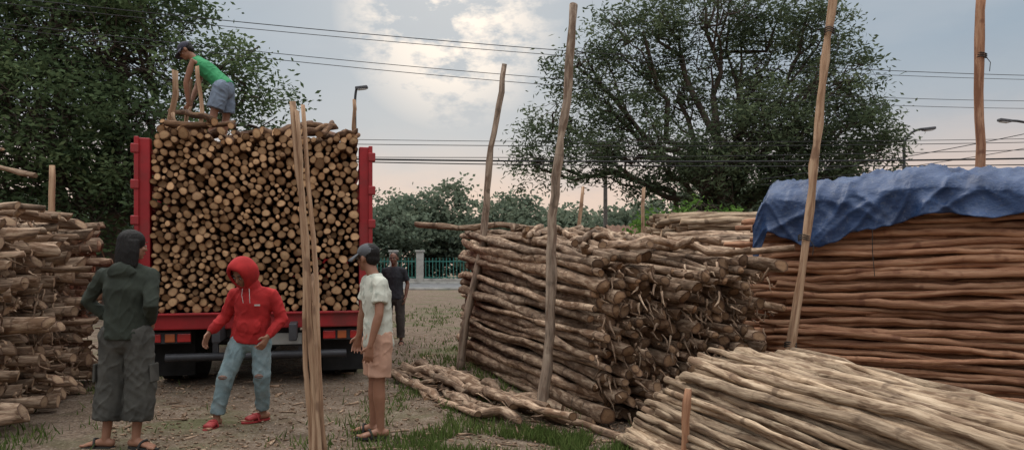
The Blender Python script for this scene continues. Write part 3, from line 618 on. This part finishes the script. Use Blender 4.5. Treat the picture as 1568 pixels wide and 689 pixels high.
def human(name,loc,J,hf,hu,skin,hs_=1.,fat=1.,eyes=True,hand_opt=None,hair='short'):
    e=empty(name,loc); B=Parts(); J={k:A(*v) for k,v in J.items()}
    lat=nrm(J['shR']-J['shL']); P,Ch,Nk,H=J['pelvis'],J['chest'],J['neck'],J['head']
    hf=nrm(hf); hu=nrm(np.asarray(hu,float)-np.dot(hu,hf)*hf); hr=np.cross(hf,hu); HB=np.stack([hr,hf,hu])
    B.loft([(P,.14*fat,.095),(lerp(P,Ch,.5),.12*fat,.085),(Ch,.145*fat,.1),(lerp(Ch,Nk,.7),.10,.06)],lat)
    B.loft([(lerp(Ch,Nk,.7),.06),(Nk,.052),(H-hu*.05-hf*.015,.052)],lat)
    s=hs_
    h=lambda a,b,c: H+(hr*a+hf*b+hu*c)*s
    B.ell(h(0,-.012,.025),(.074*s,.094*s,.09*s),HB); B.ell(h(0,.02,-.04),(.056*s,.068*s,.072*s),HB); B.ell(h(0,.058,-.09),(.026*s,.024*s,.02*s),HB)
    B.loft([(h(0,.082,.008),.009),(h(0,.1,-.03),.015,.013)],hr,10); B.ell(h(0,.074,.024),(.05*s,.016*s,.011*s),HB); B.ell(h(0,.082,-.062),(.024*s,.012*s,.01*s),HB)
    for q in(-1,1):
        B.ell(h(q*.077,-.012,-.01),(.01*s,.02*s,.032*s),HB); B.ell(h(q*.04,.06,-.028),(.022,.018,.018),HB)
    for sd,q in(('L',-1),('R',1)):
        sh_,el,wr=J['sh'+sd],J['el'+sd],J['wr'+sd]
        B.loft([(lerp(Ch,sh_,.55),.045,.045),(sh_,.044*fat),(lerp(sh_,el,.35),.043*fat),(lerp(sh_,el,.8),.039*fat),(el,.037),(lerp(el,wr,.25),.039*fat),(lerp(el,wr,.65),.031),(wr,.026,.021)],lat)
        ho=(hand_opt or {}).get(sd,{}); d=ho.get('d',nrm(wr-el)); pn=ho.get('pn',-lat*q); ts=ho.get('ts',np.cross(lat,nrm(Nk-P)))
        hand(B,wr,A(*d),A(*pn),A(*ts),ho.get('curl',.3))
        hp,kn,an=J['hip'+sd],J['kn'+sd],J['an'+sd]; fd=nrm(A(*J['ft'+sd]))
        B.loft([(hp,.085*fat,.085),(lerp(hp,kn,.4),.072*fat),(lerp(hp,kn,.85),.054),(kn,.051),(lerp(kn,an,.3),.053*fat),(lerp(kn,an,.7),.038),(an,.033),(an-A(0,0,.03),.032)],np.cross(fd,A(0,0,1)))
        fs=np.cross(fd,A(0,0,1)); z0=A(0,0,an[2]-.09)
        an0=A(an[0],an[1],0)+z0
        B.loft([(an0-fd*.045+A(0,0,.04),.03,.032),(an0+fd*.03+A(0,0,.045),.034,.036),(an0+fd*.10+A(0,0,.032),.042,.024),(an0+fd*.155+A(0,0,.022),.044,.017)],fs)
        for t in range(5):
            b=an0+fd*(.165-.006*t)+fs*(.034-.017*t)*q+A(0,0,.016); B.loft([(b-fd*.02,.011),(b+fd*(.03-.003*t),.0095 if t else .013)],fs,8)
    B.build('body',e,skin,.0068,3)
    if eyes:
        for q in(-1,1):
            E=Parts(); E.ell(h(q*.031,.081,.0),(.012,.007,.006),HB); o=E; mesh_obj('eye_%d'%q,o.V,o.F,[eyew],e,True)
            E=Parts(); E.ell(h(q*.031,.0865,.0),(.006,.0035,.0058),HB); mesh_obj('iris_%d'%q,E.V,E.F,[hair2],e,True)
            E=Parts(); E.ell(h(q*.033,.087,.03),(.019,.006,.004),HB); mesh_obj('eyebrow_%d'%q,E.V,E.F,[hair2],e,True)
        E=Parts(); E.ell(h(0,.091,-.062),(.021,.006,.0065),HB); mesh_obj('lips',E.V,E.F,[lipm],e,True)
    if hair=='short':
        E=Parts(); E.ell(h(0,-.03,.042),(.081*s,.09*s,.085*s),HB); E.ell(h(0,-.06,-.01),(.07*s,.055*s,.06*s),HB); E.build('hair',e,hairm,.008,2,.004,20)
    elif hair=='long':
        E=Parts(); E.ell(h(0,-.02,.038),(.094,.108,.092),HB)
        E.loft([(h(0,-.045,.03),.094,.08),(h(0,-.05,-.05),.108,.08),(h(.0,-.055,-.11),.115,.07),(h(0,-.06,-.15),.118,.06)],hr,20,flat1=True)
        for k in range(26):
            a=math.pi*(-.15+1.3*k/25); x_=-.108*math.cos(a); y_=-.045-.068*math.sin(a)
            E.loft([(h(x_*.85,y_+.01,.03),.016),(h(x_,y_,-.06),.017),(h(x_*1.08,y_*1.02,-.16-rng.uniform(0,.035)),.008)],hr,7)
        E.build('hair',e,hairm,.007,2,.004,16)
    return e,J,lat,HB,h
def top_cloth(e,J,lat,mat,hem,sleeve,rx=.18,ry=.125,hood=False,straps=False,sl_r=.06):
    T=Parts(); P,Ch,Nk=J['pelvis'],J['chest'],J['neck']; tu=nrm(Ch-P)
    T.loft([(P-tu*hem,rx,ry),(P-tu*(hem-.03),rx*1.03,ry*1.03),(P+tu*.06,rx*.97,ry*.97),(lerp(P,Ch,.55),rx*.9,ry*.93),(Ch,rx*.98,ry),(lerp(Ch,Nk,.5),rx*.92,ry*.82),(lerp(Ch,Nk,.75),rx*.7,ry*.7),(lerp(Ch,Nk,.95),.078,.074)],lat,20,True,not hood)
    for sd in 'LR':
        sh_,el,wr=J['sh'+sd],J['el'+sd],J['wr'+sd]
        if straps: T.loft([(lerp(Ch,sh_,.55),.05,.07),(lerp(Nk,sh_,.55),.03,.05)],lat); continue
        r=sl_r; s1=sh_-A(0,0,.008)
        T.loft([(lerp(Nk,sh_,.25)-A(0,0,.035),.06),(lerp(Nk,sh_,.6)-A(0,0,.02),.06),(s1,r*.96)],A(.02,1,.05))
        T.loft([(lerp(Ch,sh_,.3),.08),(lerp(Ch,sh_,.7),.072),(s1,r*.96)],A(.02,1,.05))
        if sleeve>=1:
            T.loft([(s1,r*.96),(lerp(sh_,el,.5),r*.94),(el,r*.9),(lerp(el,wr,.5),r*.8),(lerp(el,wr,.82),r*.74),(lerp(el,wr,.9),r*.6),(lerp(el,wr,1.0),r*.56)],lat,16,False,True)
        else:
            T.loft([(s1,r*.96),(lerp(sh_,el,sleeve*.5),r*1.0),(lerp(sh_,el,sleeve),r*1.12)],lat,16,False,True)
    return T
def bottoms(e,J,lat,mat,frac,r_thigh,r_hem,fold=.012,seed=0.,waist=.08,name='shorts',hip=.165):
    T=Parts(); P=J['pelvis']; tu=nrm(J['chest']-P)
    T.loft([(P+tu*waist,.15,.108),(P,hip,.125),(P-A(0,0,.07),hip*.98,.12)],lat,18)
    for sd in 'LR':
        hp,kn,an=J['hip'+sd],J['kn'+sd],J['an'+sd]
        if frac<=1: T.loft([(hp+A(0,0,.0),r_thigh),(lerp(hp,kn,frac*.5),lerp(r_thigh,r_hem,.5)),(lerp(hp,kn,frac),r_hem)],lat,16,False,True)
        else:
            g=frac-1; T.loft([(hp,r_thigh),(lerp(hp,kn,.5),r_thigh*.93),(kn,lerp(r_thigh,r_hem,.6)),(lerp(kn,an,g*.5),lerp(r_thigh,r_hem,.85)),(lerp(kn,an,g),r_hem)],lat,16,False,True)
    T.build(name,e,mat,.009,3,fold,10.,seed)
def cap_hat(e,h,HB,mat):
    T=Parts(); T.ell(h(0,-.012,.05),(.09,.105,.078),HB); T.loft([(h(0,-.01,.028),.087,.103),(h(0,-.01,.05),.09,.106)],HB[0],20,True,True); T.build('cap_crown',e,mat,.007,3,.002,14)
    V=[];F=[]; n=14
    for i in range(n+1):
        a=math.radians(-72+144*i/n)
        for k,r in enumerate((.088,.12,.15,.168)):
            V.append(h(math.sin(a)*r*(.9 if k else .95),-.01+math.cos(a)*r*1.08,.034-.012*k-abs(math.sin(a))*.012*k))
    for i in range(n):
        for k in range(3): F.append((i*4+k,i*4+k+1,(i+1)*4+k+1,(i+1)*4+k))
    o=mesh_obj('cap_visor',V,F,[mat],e,True); q=o.modifiers.new('s','SOLIDIFY'); q.thickness=.006
def sandal(e,an,fd,mat,nm):
    fd=nrm(A(*fd)); fs=np.cross(fd,A(0,0,1)); z=an[2]-.09; c=A(an[0],an[1],z)
    V=[];n=24
    for zz in(.001,.018):
        for j in range(n):
            a=2*math.pi*j/n; V.append(c+fd*(.07+.145*math.cos(a))+fs*math.sin(a)*(.048+.006*math.cos(a))+A(0,0,zz-.006))
    F=[tuple(range(n))[::-1],tuple(range(n,2*n))]+[(j,(j+1)%n,n+(j+1)%n,n+j) for j in range(n)]
    mesh_obj(nm+'_sole',V,F,[mat],e)
    pts=[c+fd*(.10-.03*abs(math.cos(a)))+fs*.052*math.cos(a)+A(0,0,.012+.058*math.sin(a)) for a in np.linspace(0,math.pi,9)]
    tube(nm+'_strap',[tuple(p) for p in pts],.009,mat,e,6)
sk1=plain('skin_brown',(.27,.13,.08),.5,.12,9.,.1,0,.35); sk2=plain('skin_dark_brown',(.18,.085,.055),.5,.12,9.,.1,0,.35)
fl_dark=plain('dark_sandal',(.03,.028,.026),.8); fl_red=plain('red_sandal',(.28,.03,.03),.6)
# 1. long haired person in dark green hoodie, back to us, hands on hips
cg=plain('dark_green_cloth',(.03,.036,.027),.9,.3,9.,.4,dist=.008); cp=plain('faded_dark_trousers',(.052,.05,.043),.9,.45,5.,.4,dirt=(.09,.085,.075),dist=.008)
J=dict(pelvis=(.0,0,.93),chest=(.0,.0,1.27),neck=(.01,.02,1.46),head=(.03,.05,1.62),shL=(-.185,0,1.385),elL=(-.33,.03,1.17),wrL=(-.19,.1,1.02),shR=(.19,.02,1.385),elR=(.245,-.1,1.14),wrR=(.17,.06,1.0),
 hipL=(-.1,0,.9),knL=(-.125,.02,.5),anL=(-.155,-.02,.09),hipR=(.1,0,.9),knR=(.115,.0,.5),anR=(.09,-.03,.09),ftL=(-.9,.1,0),ftR=(.9,-.25,0))
e,J,lat,HB,h=human('person_in_green_hoodie',(-3.1,5.78,0),J,A(.6,.8,-.05),A(0,0,1),sk1,eyes=True,hair='long',hand_opt={'L':{'d':(.6,.3,-.5),'pn':(.4,-.2,.5),'ts':(.2,.9,.3),'curl':.4},'R':{'d':(-.3,.5,-.7),'pn':(-.9,.1,.3),'ts':(.2,.9,.3),'curl':.4}})
T=top_cloth(e,J,lat,cg,.06,1,.185,.135,hood=True,sl_r=.062)
T.ell(A(0,-.075,1.41),(.11,.05,.07)); T.loft([(A(-.085,.0,1.435),.035),(A(0,-.065,1.45),.045),(A(.095,.0,1.445),.035)],A(0,0,1)); T.build('hoodie',e,cg,.009,4,.016,9.,1.)
bottoms(e,J,lat,cp,1.68,.115,.118,.018,2.,.06,'baggy_trousers',.178)
for q,x_ in((-1,-.232),(1,.222)): box('cargo_pocket_%d'%q,e,(x_,.0,.6),(.02,.13,.15),cp,.01,(0,q*-.04,0))
sandal(e,J['anL'],J['ftL'],fl_dark,'left_sandal'); sandal(e,J['anR'],J['ftR'],fl_dark,'right_sandal')
# 2. red hoodie, walking toward us looking down
cr_=plain('red_cloth',(.36,.02,.02),.88,.25,8.,.4,dist=.008); cj=plain('light_jeans',(.17,.235,.25),.9,.4,7.,.4,dirt=(.28,.32,.32),dist=.008)
J=dict(pelvis=(.0,0,.84),chest=(.03,-.02,1.12),neck=(.02,-.05,1.27),head=(-.03,-.14,1.39),shL=(-.14,-.03,1.205),elL=(-.235,-.02,.985),wrL=(-.34,-.12,.85),shR=(.205,-.02,1.195),elR=(.285,.0,.96),wrR=(.2,-.14,.815),
 hipL=(-.09,0,.8),knL=(-.185,-.13,.44),anL=(-.265,-.14,.09),hipR=(.09,0,.8),knR=(.115,-.05,.44),anR=(.075,.09,.1),ftL=(-.1,-1,0),ftR=(-.65,-.75,0))
e,J,lat,HB,h=human('person_in_red_hoodie',(-2.42,6.67,0),J,A(-.32,-.8,-.62),A(-.1,-.5,.85),sk1,eyes=True,hair=None,hand_opt={'L':{'d':(-.3,-.25,-.9),'pn':(.9,-.2,-.2),'ts':(.2,-.9,0),'curl':.3},'R':{'d':(-.35,-.4,-.8),'pn':(-.8,.2,-.2),'ts':(-.2,-.9,.1),'curl':.4}})
T=top_cloth(e,J,lat,cr_,.09,1,.18,.135,hood=True,sl_r=.062)
T.loft([(A(.02,-.03,1.2),.11,.095),(A(.01,-.06,1.28),.09,.09)],lat); T.ell((.02,-.12,.9),(.12,.028,.075)); T.build('hoodie',e,cr_,.009,4,.016,9.,3.)
for q in(-1,1): tube('drawstring_%d'%q,[(.01+q*.03,-.165,1.25),(.015+q*.035,-.185,1.19),(.02+q*.03,-.175,1.12)],.0028,eyew,e,4)
box('chest_print',e,(.11,-.158,1.1),(.05,.004,.015),eyew,0,(0.1,0,.25))
V=[];F=[];n=28; prf=[(.07,.064,.086),(.082,.078,.102),(.07,.096,.120),(.02,.112,.132),(-.04,.116,.134),(-.09,.1,.12),(-.125,.06,.075),(-.138,.005,.006)]
for (f,a,b) in prf:
    for j in range(n):
        an=2*math.pi*j/n; cz=.012-(.03 if math.sin(an)<0 else 0)*abs(math.sin(an)); V.append(h(a*math.cos(an)*(1+.03*math.sin(an*3+f*20)),f+.012*math.sin(an),b*math.sin(an)+cz+.006*math.sin(an*5+f*30)))
for i in range(len(prf)-1):
    for j in range(n): j2=(j+1)%n; F.append((i*n+j,i*n+j2,(i+1)*n+j2,(i+1)*n+j))
o=mesh_obj('hood',V,F,[cr_],e,True); q=o.modifiers.new('s','SOLIDIFY'); q.thickness=.012; q.offset=1; q=o.modifiers.new('ss','SUBSURF'); q.levels=1; q.render_levels=1
bottoms(e,J,lat,cj,1.93,.095,.064,.015,4.,.06,'ripped_jeans',.155)
for kn,nm in((J['knL'],'l'),(J['knR'],'r')):
    E=Parts(); E.ell(kn+A(-.005,-.064,.01),(.042,.02,.022)); mesh_obj('knee_rip_'+nm,E.V,E.F,[sk2],e,True)
    for k in range(3):
        tube('frayed_thread_%s%d'%(nm,k),[tuple(kn+A(-.04,-.075,.022-.014*k)),tuple(kn+A(0,-.088,.017-.012*k)),tuple(kn+A(.036,-.075,.02-.016*k))],.0013,cj,e,4)
sandal(e,J['anL'],J['ftL'],fl_red,'left_sandal'); sandal(e,J['anR'],J['ftR'],fl_red,'right_sandal')
for an,fd in((J['anL'],J['ftL']),(J['anR'],J['ftR'])):
    fd=nrm(fd); E=Parts(); c=A(an[0],an[1],an[2]-.09); E.loft([(c+fd*.06+A(0,0,.045),.046,.034),(c+fd*.15+A(0,0,.03),.05,.026)],np.cross(fd,A(0,0,1))); E.build('clog_upper',e,fl_red,.007,2)
# 3. man with cap and pale shirt
cw=NT('pale_printed_shirt',.9,.2); v=cw.n('ShaderNodeTexCoord').outputs['Object']; cw.col(cw.mix(cw.ramp(cw.noise(v,14.,4,.6),[(.55,0.),(.64,.5)]),(.54,.54,.46),(.25,.3,.25))); cw.bump(cw.noise(v,60.,3),.2,.003); cw=cw.m
ck=plain('peach_shorts_cloth',(.46,.27,.19),.9,.15,8.,.3); cc_=plain('grey_cap_cloth',(.085,.088,.095),.85,.2,10.,.3)
J=dict(pelvis=(.0,.0,.86),chest=(-.01,.0,1.2),neck=(-.05,.02,1.385),head=(-.10,.05,1.525),shL=(-.11,.12,1.33),elL=(-.16,.16,1.07),wrL=(-.2,.16,.84),shR=(.045,-.13,1.32),elR=(.045,-.2,1.05),wrR=(-.025,-.22,.79),
 hipL=(-.05,.07,.83),knL=(-.05,.1,.46),anL=(-.06,.10,.09),hipR=(.04,-.07,.83),knR=(.02,-.08,.46),anR=(.035,-.07,.09),ftL=(-.9,.3,0),ftR=(-.9,-.15,0))
e,J,lat,HB,h=human('man_in_cap_and_pale_shirt',(-1.15,6.17,0),J,A(-.85,.52,-.02),A(0,0,1),sk1,eyes=True,hair='short',hand_opt={'R':{'d':(-.15,0,-1),'pn':(-.3,.9,0),'ts':(-1,-.2,0),'curl':.3},'L':{'d':(-.2,0,-1),'pn':(.3,-.9,0),'ts':(-1,0,0),'curl':.3}})
T=top_cloth(e,J,lat,cw,.10,.66,.165,.122,sl_r=.062); T.build('t_shirt',e,cw,.009,4,.015,9.,5.)
bottoms(e,J,lat,ck,.85,.102,.098,.014,6.,.05,'shorts',.15); cap_hat(e,h,HB,cc_)
sandal(e,J['anL'],J['ftL'],fl_dark,'left_sandal'); sandal(e,J['anR'],J['ftR'],fl_dark,'right_sandal')
# 4. man bending over on the load
cgr=plain('green_vest_cloth',(.04,.25,.1),.85,.2,8.,.3); cbs=plain('blue_grey_shorts',(.17,.21,.27),.9,.25,8.,.3); cdc=plain('dark_cap_cloth',(.05,.05,.07),.85)
J=dict(pelvis=(.13,0,.84),chest=(-.12,.0,1.07),neck=(-.29,.0,1.21),head=(-.40,-.02,1.32),shL=(-.24,-.17,1.14),elL=(-.33,-.17,.84),wrL=(-.33,-.1,.56),shR=(-.24,.17,1.16),elR=(-.32,.14,.85),wrR=(-.35,.03,.62),
 hipL=(.12,-.09,.8),knL=(.03,-.12,.44),anL=(-.03,-.12,.09),hipR=(.12,.09,.8),knR=(.10,.13,.43),anR=(.05,.15,.09),ftL=(-1,-.15,0),ftR=(-1,.15,0))
e,J,lat,HB,h=human('man_bending_on_load',(-4.13,10.0,3.12),J,A(-.8,-.1,-.55),A(-.5,0,.85),sk1,eyes=True,hair='short',hand_opt={'L':{'d':(-.1,.3,-.9),'pn':(-.3,.9,.2),'ts':(-.9,-.2,0),'curl':.7},'R':{'d':(-.1,-.3,-.9),'pn':(-.2,-.9,.2),'ts':(-.9,.2,0),'curl':.7}})
T=top_cloth(e,J,lat,cgr,.05,0,.165,.118,straps=True); T.build('vest',e,cgr,.009,3,.015,9.,7.)
bottoms(e,J,lat,cbs,.85,.115,.112,.016,8.,.05,'shorts',.165); cap_hat(e,h,HB,cdc)
lg=Logs(); lg.add(A(-4.52,9.97,3.05),A(-4.47,9.95,4.05),.026,.022,8,8,.012,.1,.6); lg.build('held_stick',[M['pole'],M['truck_end']])
# 5. far man facing us
cdk=plain('dark_shirt_cloth',(.03,.03,.035),.9,.3); cdp=plain('brown_trousers',(.06,.05,.045),.9,.3)
J=dict(pelvis=(.0,0,.92),chest=(.0,.0,1.25),neck=(.0,.0,1.45),head=(.0,-.02,1.6),shL=(-.18,0,1.38),elL=(-.24,.02,1.12),wrL=(-.22,-.06,.88),shR=(.18,0,1.38),elR=(.25,.02,1.12),wrR=(.22,-.06,.88),
 hipL=(-.1,0,.88),knL=(-.12,-.02,.48),anL=(-.13,.0,.09),hipR=(.1,0,.88),knR=(.12,-.02,.48),anR=(.13,.0,.09),ftL=(-.2,-1,0),ftR=(.2,-1,0))
e,J,lat,HB,h=human('man_in_dark_shirt',(-2.2,13.4,0),J,A(-.1,-1,-.05),A(0,0,1),sk2,eyes=True,hair='short',hand_opt={'L':{'ts':(0,-1,0),'pn':(1,0,0)},'R':{'ts':(0,-1,0),'pn':(-1,0,0)}})
T=top_cloth(e,J,lat,cdk,.08,.75,.185,.13,sl_r=.058); T.build('shirt',e,cdk,.01,3,.012,9.,9.)
bottoms(e,J,lat,cdp,1.9,.1,.075,.012,8.,.05,'trousers',.165)
sandal(e,J['anL'],J['ftL'],fl_dark,'left_sandal'); sandal(e,J['anR'],J['ftR'],fl_dark,'right_sandal')
print('objects',len(bpy.data.objects))
